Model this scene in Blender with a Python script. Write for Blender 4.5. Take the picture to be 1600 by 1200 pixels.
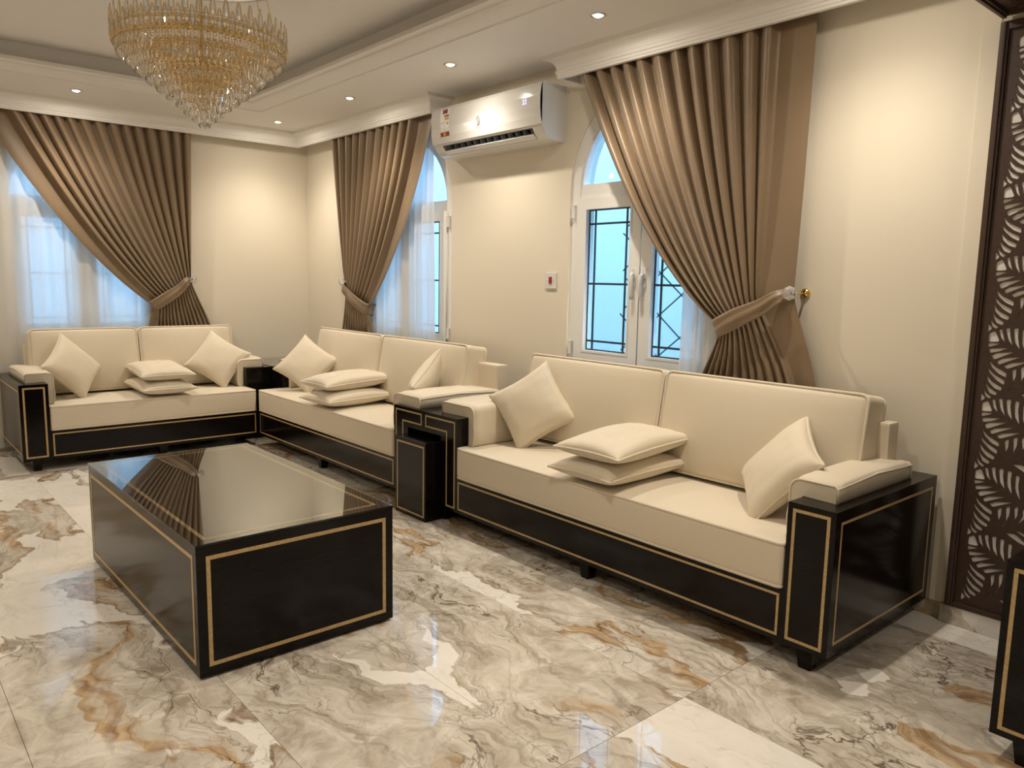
import bpy, bmesh, math, random
from mathutils import Vector, Matrix
random.seed(7)
PI = math.pi
SC = bpy.context.scene
for o in list(bpy.data.objects): bpy.data.objects.remove(o)
C = SC.collection

# ------------------------------------------------------------------ camera
F_PX, YAW, PITCH, ROLL = 1201.8, math.radians(40.933), math.radians(7.704), math.radians(1.059)
CAM = Vector((-3.701, -7.566, 1.5))
fw = Vector((math.sin(YAW)*math.cos(PITCH), math.cos(YAW)*math.cos(PITCH), -math.sin(PITCH)))
rt = Vector((math.cos(YAW), -math.sin(YAW), 0)); up = rt.cross(fw)
rt2 = rt*math.cos(ROLL) + up*math.sin(ROLL); up2 = -rt*math.sin(ROLL) + up*math.cos(ROLL)
cd = bpy.data.cameras.new('camera'); cam = bpy.data.objects.new('camera', cd); C.objects.link(cam)
cd.sensor_width = 36; cd.sensor_fit = 'HORIZONTAL'; cd.lens = F_PX/1600*36; cd.clip_start = .02
M = Matrix((rt2, up2, -fw)).transposed().to_4x4(); M.translation = CAM
cam.matrix_world = M
SC.camera = cam

# ------------------------------------------------------------------ world, exposure
w = bpy.data.worlds.new('sky'); SC.world = w; w.use_nodes = True
bg = w.node_tree.nodes['Background']
bg.inputs[0].default_value = (.33, .62, 1, 1); bg.inputs[1].default_value = 5.6
SC.view_settings.view_transform = 'Standard'; SC.view_settings.look = 'None'
SC.view_settings.gamma = 1; SC.view_settings.use_curve_mapping = False
SC.view_settings.exposure = 0.0
LAMP_W, LAMP_COL = 38.0, (1, .895, .745)

# ------------------------------------------------------------------ materials
def srgb(r, g, b):
    f = lambda c: (c/255/12.92) if c/255 <= .04045 else ((c/255+.055)/1.055)**2.4
    return (f(r), f(g), f(b), 1)
def mat(name):
    m = bpy.data.materials.new(name); m.use_nodes = True
    return m, m.node_tree, m.node_tree.nodes['Principled BSDF']
def noise_bump(nt, b, scale, strength, dist=.002, detail=6, stretch=None):
    tc = nt.nodes.new('ShaderNodeTexCoord'); n = nt.nodes.new('ShaderNodeTexNoise')
    n.inputs['Scale'].default_value = scale; n.inputs['Detail'].default_value = detail
    src = tc.outputs['Object']
    if stretch:
        mp = nt.nodes.new('ShaderNodeMapping'); mp.inputs['Scale'].default_value = stretch
        nt.links.new(src, mp.inputs[0]); src = mp.outputs[0]
    nt.links.new(src, n.inputs['Vector'])
    bp = nt.nodes.new('ShaderNodeBump'); bp.inputs['Strength'].default_value = strength; bp.inputs['Distance'].default_value = dist
    nt.links.new(n.outputs['Fac'], bp.inputs['Height']); nt.links.new(bp.outputs[0], b.inputs['Normal'])
    return n
def vary(nt, b, n, c1, c2, lo=.35, hi=.65):
    r = nt.nodes.new('ShaderNodeValToRGB'); r.color_ramp.elements[0].position = lo; r.color_ramp.elements[1].position = hi
    r.color_ramp.elements[0].color = c1; r.color_ramp.elements[1].color = c2
    nt.links.new(n.outputs['Fac'], r.inputs[0]); nt.links.new(r.outputs[0], b.inputs['Base Color'])
def simple(name, col, rough=.5, metal=0, bump=None, var=None, **kw):
    m, nt, b = mat(name)
    b.inputs['Base Color'].default_value = col; b.inputs['Roughness'].default_value = rough; b.inputs['Metallic'].default_value = metal
    for k, v in kw.items(): b.inputs[k.replace('_', ' ')].default_value = v
    if bump:
        n = noise_bump(nt, b, *bump)
        if var: vary(nt, b, n, *var)
    return m
def sc(c, k): return (c[0]*k, c[1]*k, c[2]*k, 1)
WALLC = (.755, .69, .575, 1); CEILC = (.77, .745, .715, 1)
m_wall = simple('wall_paint', WALLC, .55, 0, (260, .06, .001), (sc(WALLC, .985), WALLC))
m_ceil = simple('ceiling_paint', CEILC, .6, 0, (200, .04, .001), (sc(CEILC, .985), CEILC))
m_white = simple('white_frame', (.80, .79, .77, 1), .3, 0, (60, .02, .001))
m_plastic = simple('white_plastic', (.68, .67, .65, 1), .11, 0, (40, .01, .001))
FAB = (.715, .63, .495, 1)
m_fab = simple('cream_velvet', FAB, .75, 0, (420, .12, .001), (sc(FAB, .94), FAB), Sheen_Weight=.25, Sheen_Roughness=.4)
def wrinkle(m, scale, strength, dist):
    nt = m.node_tree; b = nt.nodes['Principled BSDF']; old = b.inputs['Normal'].links[0].from_node
    tc = nt.nodes.new('ShaderNodeTexCoord'); n = nt.nodes.new('ShaderNodeTexNoise'); n.inputs['Scale'].default_value = scale; n.inputs['Detail'].default_value = 2; n.inputs['Distortion'].default_value = .1
    nt.links.new(tc.outputs['Object'], n.inputs['Vector'])
    bp = nt.nodes.new('ShaderNodeBump'); bp.inputs['Strength'].default_value = strength; bp.inputs['Distance'].default_value = dist
    nt.links.new(n.outputs['Fac'], bp.inputs['Height']); nt.links.new(bp.outputs[0], old.inputs['Normal'])
wrinkle(m_fab, 4.5, .16, .02)
CUR = (.225, .155, .092, 1)
m_cur = simple('taupe_satin', CUR, .42, 0, (350, .08, .001), (sc(CUR, .93), CUR), Sheen_Weight=.15)
m_gold = simple('maple_inlay', (.50, .345, .16, 1), .38, 0, (90, .05, .001), ((.43, .29, .13, 1), (.55, .385, .18, 1)))
m_brass = simple('polished_gold', (.80, .56, .20, 1), .16, 1, (30, .01, .001))
m_chrome = simple('chrome', (.75, .75, .75, 1), .15, 1, (30, .01, .001))
m_dark = simple('dark_void', (.012, .012, .013, 1), .5, 0, (50, .02, .001))
m_lat = simple('brown_lattice', (.052, .027, .018, 1), .42, 0, (120, .05, .001), ((.045, .023, .015, 1), (.058, .031, .021, 1)))
m_latback = simple('pale_backing', (.80, .77, .73, 1), .6, 0, (60, .03, .001))
m_red = simple('red_rocker', (.35, .02, .02, 1), .3, 0, (50, .01, .001))
m_print_red = simple('print_red', (.22, .012, .02, 1), .4, 0, (50, .01, .001))
m_print_yel = simple('print_yellow', (.75, .42, .03, 1), .4, 0, (50, .01, .001))
m_print_grn = simple('print_green', (.10, .14, .02, 1), .4, 0, (50, .01, .001))
m_print_org = simple('print_orange', (.70, .17, .10, 1), .4, 0, (50, .01, .001))
m_print_paper = simple('print_paper', (.80, .78, .74, 1), .4, 0, (50, .01, .001))
m_print_grey = simple('print_grey', (.30, .32, .33, 1), .4, 0, (50, .01, .001))
m_out = simple('garden_wall_paint', (.80, .86, .90, 1), .8, 0, (30, .05, .002))
m_wire = simple('green_wire', (.02, .06, .05, 1), .5, 0, (50, .02, .001))
m_bar = simple('glazing_bar_green', (.012, .035, .035, 1), .35, 0, (50, .02, .001))

def wood():
    m, nt, b = mat('ebony_veneer')
    b.inputs['Roughness'].default_value = .14; b.inputs['IOR'].default_value = 1.5; b.inputs['Specular IOR Level'].default_value = .20
    n = noise_bump(nt, b, 6, .07, .002, 8, (2.2, 2.2, 26))
    vary(nt, b, n, (.0030, .0023, .002, 1), (.0085, .0062, .0052, 1), .35, .7)
    return m
m_wood = wood()

def marble():
    m, nt, b = mat('breccia_marble'); N, L = nt.nodes, nt.links
    def math_(op, a, bb=None, clamp=False):
        n = N.new('ShaderNodeMath'); n.operation = op; n.use_clamp = clamp
        for i, v in enumerate((a, bb)):
            if v is None: continue
            if isinstance(v, (int, float)): n.inputs[i].default_value = v
            else: L.new(v, n.inputs[i])
        return n.outputs[0]
    def mapr(v, a, bb, c=0, d=1):
        n = N.new('ShaderNodeMapRange'); n.clamp = True
        L.new(v, n.inputs[0])
        for i, x in enumerate((a, bb, c, d)): n.inputs[i+1].default_value = x
        return n.outputs[0]
    def mix(f, a, bb):
        n = N.new('ShaderNodeMix'); n.data_type = 'RGBA'
        for s, v in ((n.inputs[0], f), (n.inputs[6], a), (n.inputs[7], bb)):
            if isinstance(v, tuple): s.default_value = v
            elif isinstance(v, (int, float)): s.default_value = v
            else: L.new(v, s)
        return n.outputs[2]
    def noise(vec, s, d=5, r=.55, dist=0.0):
        n = N.new('ShaderNodeTexNoise'); L.new(vec, n.inputs['Vector'])
        n.inputs['Scale'].default_value = s; n.inputs['Detail'].default_value = d; n.inputs['Roughness'].default_value = r; n.inputs['Distortion'].default_value = dist
        return n
    def vmath(op, a, bb):
        n = N.new('ShaderNodeVectorMath'); n.operation = op
        for i, v in enumerate((a, bb)):
            if isinstance(v, tuple): n.inputs[i].default_value = v
            else: L.new(v, n.inputs[i])
        return n.outputs[0]
    tc = N.new('ShaderNodeTexCoord')
    am = N.new('ShaderNodeAttribute'); am.attribute_type = 'OBJECT'; am.attribute_name = 'flip'
    ao = N.new('ShaderNodeAttribute'); ao.attribute_type = 'OBJECT'; ao.attribute_name = 'shift'
    P = vmath('ADD', vmath('MULTIPLY', tc.outputs['Object'], am.outputs['Vector']), ao.outputs['Vector'])
    wn = noise(P, 1.6, 4)
    wv = N.new('ShaderNodeVectorMath'); wv.operation = 'SCALE'; wv.inputs['Scale'].default_value = .55
    L.new(vmath('SUBTRACT', wn.outputs['Color'], (.5, .5, .5)), wv.inputs[0])
    Pw = vmath('ADD', P, wv.outputs[0])
    mp = N.new('ShaderNodeMapping'); mp.inputs['Rotation'].default_value = (0, 0, .75); mp.inputs['Scale'].default_value = (2.0, .8, 1)
    L.new(Pw, mp.inputs[0]); Q = mp.outputs[0]
    # angular white shards in a grey-beige breccia
    def wobble(src, k, sc_):
        v = N.new('ShaderNodeVectorMath'); v.operation = 'SCALE'; v.inputs['Scale'].default_value = k
        L.new(vmath('SUBTRACT', noise(src, sc_, 5, .6).outputs['Color'], (.5, .5, .5)), v.inputs[0])
        return vmath('ADD', src, v.outputs[0])
    big = noise(Q, .62, 6, .50).outputs['Fac']
    vc = N.new('ShaderNodeTexVoronoi'); vc.inputs['Scale'].default_value = 1.25; L.new(wobble(Q, .22, 3.5), vc.inputs['Vector'])
    sep = N.new('ShaderNodeSeparateColor'); L.new(vc.outputs['Color'], sep.inputs[0])
    big = math_('ADD', big, mapr(sep.outputs[0], 0, 1, -.10, .10))
    white = mapr(big, .510, .517)
    edge = math_('MULTIPLY', mapr(big, .498, .510), mapr(big, .519, .511))
    fine = noise(Pw, 7, 9, .68, .6).outputs['Fac']; mid = noise(Q, 3.0, 7, .62, .8).outputs['Fac']
    ms = N.new('ShaderNodeMapping'); ms.inputs['Scale'].default_value = (7, .9, 1); L.new(Q, ms.inputs[0])
    streak = noise(ms.outputs[0], 1.6, 7, .62, .5).outputs['Fac']
    grey = mix(mapr(mid, .32, .66), (.37, .31, .24, 1), (.70, .64, .55, 1))
    grey = mix(mapr(fine, .42, .70, 0, .8), grey, (.82, .78, .71, 1))
    grey = mix(mapr(streak, .50, .36, 0, .55), grey, (.25, .205, .15, 1))
    wcol = mix(mapr(fine, .30, .75), (.80, .755, .69, 1), (.88, .845, .795, 1))
    col = mix(white, grey, wcol)
    # golden streaks
    gn = noise(vmath('ADD', Q, (7.3, 3.1, 1.7)), .55, 5, .55, .3).outputs['Fac']
    gold = math_('MULTIPLY', mapr(gn, .480, .487), mapr(gn, .522, .498))
    gold = math_('MULTIPLY', gold, mapr(white, 0, 1, .9, .06))
    col = mix(gold, col, mix(mapr(streak, .38, .62), (.25, .135, .05, 1), (.58, .41, .23, 1)))
    # veins
    for s, wd, k, c in ((2.4, .017, 1.0, (.11, .072, .045, 1)), (6.5, .04, .65, (.21, .155, .10, 1))):
        v = N.new('ShaderNodeTexVoronoi'); v.feature = 'DISTANCE_TO_EDGE'; v.inputs['Scale'].default_value = s
        L.new(wobble(Q, .30, 4.0), v.inputs['Vector'])
        line = mapr(v.outputs['Distance'], wd, 0, 0, k)
        line = math_('MULTIPLY', line, mapr(noise(Pw, 2.2, 3).outputs['Fac'], .40, .60))
        line = math_('MULTIPLY', line, mapr(white, 0, 1, 1, .30))
        col = mix(line, col, c)
    col = mix(math_('MULTIPLY', edge, .65), col, (.27, .175, .09, 1))
    L.new(col, b.inputs['Base Color'])
    b.inputs['Roughness'].default_value = .018; b.inputs['IOR'].default_value = 1.5
    return m
m_marble = marble()

def glass_pane():
    m, nt, b = mat('clear_pane'); N, L = nt.nodes, nt.links
    out = N['Material Output']; t = N.new('ShaderNodeBsdfTransparent'); t.inputs[0].default_value = (.93, .98, 1, 1)
    g = N.new('ShaderNodeBsdfGlossy'); g.inputs['Roughness'].default_value = .02
    lw = N.new('ShaderNodeLayerWeight'); lw.inputs[0].default_value = .5
    pw = N.new('ShaderNodeMath'); pw.operation = 'POWER'; pw.inputs[1].default_value = 4; L.new(lw.outputs['Facing'], pw.inputs[0])
    fr = N.new('ShaderNodeMath'); fr.operation = 'MULTIPLY_ADD'; fr.inputs[1].default_value = .6; fr.inputs[2].default_value = .025; L.new(pw.outputs[0], fr.inputs[0])
    mx = N.new('ShaderNodeMixShader'); L.new(fr.outputs[0], mx.inputs[0]); L.new(t.outputs[0], mx.inputs[1]); L.new(g.outputs[0], mx.inputs[2])
    L.new(mx.outputs[0], out.inputs[0]); N.remove(b)
    return m
m_pane = glass_pane()
def sheer_mat():
    m, nt, b = mat('white_voile'); N, L = nt.nodes, nt.links
    out = N['Material Output']
    tl = N.new('ShaderNodeBsdfTranslucent'); tl.inputs[0].default_value = (.9, .89, .86, 1)
    df = N.new('ShaderNodeBsdfDiffuse'); df.inputs[0].default_value = (.86, .84, .80, 1)
    tr = N.new('ShaderNodeBsdfTransparent')
    tc = N.new('ShaderNodeTexCoord'); n = N.new('ShaderNodeTexNoise'); n.inputs['Scale'].default_value = 90; L.new(tc.outputs['Object'], n.inputs['Vector'])
    mr = N.new('ShaderNodeMapRange'); mr.inputs[3].default_value = .07; mr.inputs[4].default_value = .15; L.new(n.outputs['Fac'], mr.inputs[0])
    m1 = N.new('ShaderNodeMixShader'); m1.inputs[0].default_value = .55; L.new(tl.outputs[0], m1.inputs[1]); L.new(df.outputs[0], m1.inputs[2])
    m2 = N.new('ShaderNodeMixShader'); L.new(mr.outputs[0], m2.inputs[0]); L.new(m1.outputs[0], m2.inputs[1]); L.new(tr.outputs[0], m2.inputs[2])
    L.new(m2.outputs[0], out.inputs[0]); N.remove(b)
    return m
m_sheer = sheer_mat()
def crystal_mat(name, col, clear):
    m, nt, b = mat(name); N, L = nt.nodes, nt.links
    b.inputs['Base Color'].default_value = col; b.inputs['Roughness'].default_value = .02
    b.inputs['Transmission Weight'].default_value = 1; b.inputs['IOR'].default_value = 1.42
    t = N.new('ShaderNodeBsdfTransparent'); t.inputs[0].default_value = col
    mx = N.new('ShaderNodeMixShader'); mx.inputs[0].default_value = clear
    L.new(b.outputs[0], mx.inputs[1]); L.new(t.outputs[0], mx.inputs[2]); L.new(mx.outputs[0], N['Material Output'].inputs[0])
    return m
m_crystal = crystal_mat('cut_crystal', (1, .995, .985, 1), .15)
m_crystal_warm = crystal_mat('amber_crystal', (1, .975, .93, 1), .15)
m_knob = simple('knob_crystal', (.97, .98, 1, 1), .02, 0, None, None, Transmission_Weight=.8, IOR=1.5)
m_glasstop = simple('glass_sheet', (.97, 1, .99, 1), .0, 0, None, None, Transmission_Weight=1.0, IOR=1.5)
def emit(name, col, s):
    m, nt, b = mat(name); b.inputs['Base Color'].default_value = (0, 0, 0, 1)
    b.inputs['Emission Color'].default_value = col; b.inputs['Emission Strength'].default_value = s
    return m
m_bulb = emit('lit_bulb', (1, .86, .62, 1), 14)
m_led = emit('display_led', (.55, .5, 1, 1), 2.2)

# ------------------------------------------------------------------ helpers
def link(name, me, m, parent=None, loc=(0, 0, 0), rot=None, smooth=False):
    if me.name.startswith('tmp'): me.name = name
    if m and not me.materials: me.materials.append(m)
    if smooth:
        for p in me.polygons: p.use_smooth = True
    o = bpy.data.objects.new(name, me); C.objects.link(o)
    if parent: o.parent = parent
    o.location = loc
    if rot: o.rotation_euler = rot
    return o
def bmo(name, bm, m, parent=None, loc=(0, 0, 0), rot=None, smooth=False):
    bmesh.ops.recalc_face_normals(bm, faces=bm.faces)
    me = bpy.data.meshes.new('tmp'); bm.to_mesh(me); bm.free()
    return link(name, me, m, parent, loc, rot, smooth)
def empty(name, loc=(0, 0, 0), rz=0, parent=None):
    o = bpy.data.objects.new(name, None); C.objects.link(o); o.location = loc; o.rotation_euler = (0, 0, rz); o.empty_display_size = .1
    if parent: o.parent = parent
    return o
def tag(o, label, cat, group=None):
    o['label'] = label; o['category'] = cat
    if group: o['group'] = group
    return o
def struct(o, label=None):
    o['kind'] = 'structure'
    if label: o['label'] = label
    return o
def box(bm, x0, x1, y0, y1, z0, z1, bev=0, seg=2):
    t = bmesh.new()
    r = bmesh.ops.create_cube(t, size=1)
    for v in t.verts: v.co = Vector(((x0+x1)/2 + v.co.x*(x1-x0), (y0+y1)/2 + v.co.y*(y1-y0), (z0+z1)/2 + v.co.z*(z1-z0)))
    if bev: bmesh.ops.bevel(t, geom=list(t.edges), offset=bev, segments=seg, profile=.7, affect='EDGES')
    me = bpy.data.meshes.new('x'); t.to_mesh(me); t.free(); bm.from_mesh(me); bpy.data.meshes.remove(me)
def boxo(name, m, parent, *a, bev=.003, **kw):
    bm = bmesh.new(); box(bm, *a, bev=bev); return bmo(name, bm, m, parent, **kw)
def tube(bm, pts, r, n=6, closed=False):
    pts = [Vector(p) for p in pts]; rings = []; N = len(pts)
    ref = Vector((0, 0, 1))
    for i, p in enumerate(pts):
        if closed: d = pts[(i+1) % N] - pts[i-1]
        else: d = pts[min(i+1, N-1)] - pts[max(i-1, 0)]
        d.normalize()
        rf = ref if abs(d.z) < .95 else Vector((1, 0, 0))
        a = d.cross(rf).normalized(); b_ = d.cross(a).normalized()
        rr = r(i/(N-1)) if callable(r) else r
        rings.append([bm.verts.new(p + a*rr*math.cos(2*PI*k/n) + b_*rr*math.sin(2*PI*k/n)) for k in range(n)])
    for i in range(N if closed else N-1):
        A, B = rings[i], rings[(i+1) % N]
        # pick best alignment for closed/flipping rings
        s = min(range(n), key=lambda s: sum((A[k].co-B[(k+s) % n].co).length for k in range(n)))
        for k in range(n): bm.faces.new((A[k], A[(k+1) % n], B[(k+1+s) % n], B[(k+s) % n]))
    if not closed:
        bm.faces.new(rings[0]); bm.faces.new(rings[-1])
def lathe(bm, prof, n=24, loc=(0, 0, 0), mtx=None):
    rings = []
    for r, z in prof:
        ring = []
        for k in range(n):
            p = Vector((r*math.cos(2*PI*k/n), r*math.sin(2*PI*k/n), z))
            if mtx: p = mtx @ p
            ring.append(bm.verts.new(p + Vector(loc)))
        rings.append(ring)
    for A, B in zip(rings, rings[1:]):
        for k in range(n): bm.faces.new((A[k], A[(k+1) % n], B[(k+1) % n], B[k]))
    bm.faces.new(rings[0]); bm.faces.new(rings[-1])
def shape2d(outer, holes, t, mtx, name='tmp'):
    """flat sheet with holes, thickness t (centred), mapped by mtx from (u,v,w)"""
    cu = bpy.data.curves.new('tmpc', 'CURVE'); cu.dimensions = '2D'; cu.fill_mode = 'BOTH'; cu.extrude = t/2
    for poly in [outer] + list(holes):
        s = cu.splines.new('POLY'); s.points.add(len(poly)-1); s.use_cyclic_u = True
        for p, q in zip(s.points, poly): p.co = (q[0], q[1], 0, 1)
    o = bpy.data.objects.new('tmpc', cu); C.objects.link(o)
    dg = bpy.context.evaluated_depsgraph_get(); dg.update()
    me = bpy.data.meshes.new_from_object(o.evaluated_get(dg)); me.name = 'tmp'
    bpy.data.objects.remove(o); bpy.data.curves.remove(cu)
    me.materials.clear(); me.transform(mtx)
    if mtx.determinant() < 0: me.flip_normals()
    return me
def rect(x0, x1, y0, y1): return [(x0, y0), (x1, y0), (x1, y1), (x0, y1)]
def arch(c, hw, z0, zs, r, n=24):
    return [(c-hw, z0), (c+hw, z0)] + [(c + r*math.cos(PI*k/n), zs + r*math.sin(PI*k/n)) for k in range(n+1)]
def text_mesh(s, size):
    cu = bpy.data.curves.new('tmpt', 'FONT'); cu.body = s; cu.size = size; cu.align_x = 'CENTER'; cu.align_y = 'CENTER'; cu.extrude = .0004
    o = bpy.data.objects.new('tmpt', cu); C.objects.link(o)
    dg = bpy.context.evaluated_depsgraph_get(); dg.update()
    me = bpy.data.meshes.new_from_object(o.evaluated_get(dg)); me.name = 'tmp'; me.materials.clear()
    bpy.data.objects.remove(o); bpy.data.curves.remove(cu)
    return me
# maps (along, height, out) to the two window walls
WA = Matrix(((1, 0, 0, 0), (0, 0, -1, 0), (0, 1, 0, 0), (0, 0, 0, 1)))     # back wall  : x=a, y=-out, z=h
WB = Matrix(((0, 0, -1, 0), (1, 0, 0, 0), (0, 1, 0, 0), (0, 0, 0, 1)))     # right wall : x=-out, y=a, z=h

# ------------------------------------------------------------------ room shell
XL, YF = -5.0, -10.6          # left wall, wall behind the camera
ZS, ZC, ZCR = 2.90, 3.08, 2.765
fl = struct(boxo('floor', simple('screed', (.35, .3, .25, 1), .8, 0, (40, .1, .002)), None, XL, 0, YF, 0, -.12, -.012, bev=0), 'pale beige grout bed under the polished marble tiles')
TW, TL = .63, 1.252; TSEED = 33
bm = bmesh.new(); box(bm, -TW/2+.0007, TW/2-.0007, -TL/2+.0007, TL/2-.0007, -.011, 0, .0006, 1)
bmesh.ops.recalc_face_normals(bm, faces=bm.faces)
tile_me = bpy.data.meshes.new('tile'); bm.to_mesh(tile_me); bm.free(); tile_me.materials.append(m_marble)
rr = random.Random(TSEED); rq = random.Random(9)
shifts = {}
for i in range(-2, 9):
    for j in range(-1, 10):
        cx = -2.11 + TW/2 - TW*i + .63*2; cy = -4.75 + TL/2 + TL*4 - TL*j - TL
        x0, x1, y0, y1 = cx-TW/2, cx+TW/2, cy-TL/2, cy+TL/2
        if x1 <= XL+.02 or x0 >= -.02 or y1 <= YF+.02 or y0 >= -.02: continue
        me = tile_me
        if x1 > 0 or x0 < XL or y1 > 0 or y0 < YF:
            bm = bmesh.new()
            box(bm, max(x0, XL)-cx+.0007, min(x1, 0)-cx-.0007, max(y0, YF)-cy+.0007, min(y1, 0)-cy-.0007, -.011, 0, .0006, 1)
            bmesh.ops.recalc_face_normals(bm, faces=bm.faces)
            me = bpy.data.meshes.new('tile'); bm.to_mesh(me); bm.free(); me.materials.append(m_marble)
        o = bpy.data.objects.new('tile', me); C.objects.link(o); o.parent = fl; o.location = (cx, cy, 0)
        key = ((i+0)//2, (j+1)//2)
        if key not in shifts:
            p_, q_ = [tuple(r_.uniform(-20, 20) for _ in range(3)) for r_ in (rr, rq)]
            shifts[key] = q_ if key[0] <= 0 else p_
        o['shift'] = shifts[key]; o['flip'] = (1.0 if i % 2 else -1.0, 1.0 if j % 2 else -1.0, 1.0)

W1C, W2C, W3C = -2.09, -1.91, -4.475
def hole(c): return arch(c, .62, .93, 2.10, .62)
TH = .22
wa = link('wall_back', shape2d(rect(XL-TH, TH, -.12, 3.2), [hole(W1C)], TH, WA @ Matrix.Translation((0, 0, -TH/2))), m_wall); struct(wa)
wb = link('wall_right', shape2d(rect(YF-TH, -.0005, -.12, 3.2), [hole(W2C), hole(W3C)], TH, WB @ Matrix.Translation((0, 0, -TH/2))), m_wall); struct(wb)
struct(boxo('wall_left', m_wall, None, XL-TH, XL, YF-TH, -.0005, -.12, 3.2, bev=0))
struct(boxo('wall_front', m_wall, None, XL, 0, YF-TH, YF, -.12, 3.2, bev=0))

# ceiling : soffit border, raised tray, upper ceiling
TX0, TX1, TY0, TY1 = -3.95, -.95, -5.35, -1.03      # tray opening in the soffit
YB0, YB1 = -6.98, -6.365                            # lattice beam across the room
HZ = Matrix(((1, 0, 0, 0), (0, 1, 0, 0), (0, 0, 1, 0), (0, 0, 0, 1)))
ceil = link('ceiling', shape2d(rect(XL, 0, YF, 0), [rect(TX0, TX1, TY0, TY1)], .05, Matrix.Translation((0, 0, ZS+.025))), m_ceil); struct(ceil)
bm = bmesh.new(); box(bm, XL, 0, YF, 0, ZC, ZC+.08)
bmo('upper_ceiling', bm, m_ceil, ceil)
bm = bmesh.new(); e = .02
box(bm, TX1, TX1+e, TY0-e, TY1+e, ZS+.05, ZC); box(bm, TX0-e, TX0, TY0-e, TY1+e, ZS+.05, ZC)
box(bm, TX0, TX1, TY1, TY1+e, ZS+.05, ZC); box(bm, TX0, TX1, TY0-e, TY0, ZS+.05, ZC)
bmo('tray_fascia', bm, m_ceil, ceil)
def sweep_closed(pts2, prof, zbase):
    """pts2: corner rectangle (ccw) ; prof: list of (inset, z); insets grow towards the rectangle's inside"""
    bm = bmesh.new(); rings = []
    x0, x1, y0, y1 = pts2
    for d, z in prof:
        rings.append([bm.verts.new((x, y, zbase+z)) for x, y in ((x0+d, y0+d), (x1-d, y0+d), (x1-d, y1-d), (x0+d, y1-d))])
    for A, B in zip(rings, rings[1:] + rings[:1]):
        for k in range(4): bm.faces.new((A[k], A[(k+1) % 4], B[(k+1) % 4], B[k]))
    return bm
prof = [(-.10, 0), (-.095, -.012), (-.075, -.016), (-.07, -.008)] + [(-.065+.13*math.sin(t*PI/2/6), -.006+.034*(1-math.cos(t*PI/2/6))) for t in range(7)] + [(.075, .030), (.085, .034), (.10, .036), (.10, .060), (-.02, .060), (-.02, 0)]
struct(bmo('trim_4', sweep_closed((TX0, TX1, TY0, TY1), prof, ZS), m_ceil), 'white stepped moulding around the raised ceiling tray')

# crown boxes (hide the curtain tracks) : profile in (out from wall, z)
CD = .177
cprof = [(CD-.025, ZCR), (CD, ZCR), (CD, ZCR+.012), (CD+.005, ZCR+.015), (CD+.005, ZCR+.030), (CD+.012, ZCR+.034), (CD+.012, ZCR+.046), (CD+.004, ZCR+.049), (CD+.004, ZCR+.056)]
cprof += [(CD+.006+.062*(1-math.cos(t*PI/2/6)), ZCR+.056+.055*math.sin(t*PI/2/6)) for t in range(7)]
cprof += [(CD+.070, ZCR+.120), (CD+.074, ZS), (CD-.025, ZS)]
def crown(name, mapf, segs, label):
    """segs: list of functions out->(along,...) giving corner points per profile out value"""
    bm = bmesh.new(); rows = []
    for d, z in cprof: rows.append([bm.verts.new(mapf(*s(d), z)) for s in segs])
    n = len(segs)
    for A, B in zip(rows, rows[1:] + rows[:1]):
        for k in range(n-1): bm.faces.new((A[k], A[k+1], B[k+1], B[k]))
    bm.faces.new([r[0] for r in rows]); bm.faces.new([r[-1] for r in rows])
    return struct(bmo(name, bm, m_ceil), label)
ident = lambda x, y, z: (x, y, z)
# back wall run + corner + right wall run up to the air conditioner, then return to the wall
E2, E3 = -2.48, -3.888
crown('trim_1', ident, [lambda d: (XL, -d), lambda d: (-d, -d), lambda d: (-d, E2-(d-CD)), lambda d: (-.0, E2-(d-CD))],
      'white crown moulding around the corner above the two far curtains')
crown('trim_2', ident, [lambda d: (-.0, E3+(d-CD)), lambda d: (-d, E3+(d-CD)), lambda d: (-d, YB1)],
      'white crown moulding above the nearest curtain')

# skirting
def skirt(name, x0, x1, y0, y1, h, label=None):
    o = boxo(name, m_marble, None, x0, x1, y0, y1, 0.0005, h, bev=.002); o['shift'] = (3.1, 8.2, 5.5); o['flip'] = (1.0, 1.0, 1.0)
    return struct(o, label)
skirt('baseboard_back', XL, -.0, -.012, 0, .075)
skirt('baseboard_right', -.012, 0, YF, -.012, .075)
skirt('baseboard_left', XL, XL+.012, YF, -.012, .075)
# shallow plaster strip and jamb the lattice is fixed to
struct(boxo('trim_3', m_wall, None, -.010, 0, -6.345, -6.275, .076, ZCR, bev=.002), 'narrow raised plaster strip beside the lattice screen')
JX = -.022
struct(boxo('wall_jamb', m_wall, None, JX, 0, YB0, YB1+.01, 0, 2.62, bev=0))
skirt('baseboard_jamb', JX-.020, JX, YB0, YB1+.03, .086, 'marble skirting block under the lattice screen')
struct(boxo('wall_beam', m_wall, None, XL, 0, YB0, YB1, 2.62, ZS, bev=0))

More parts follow.
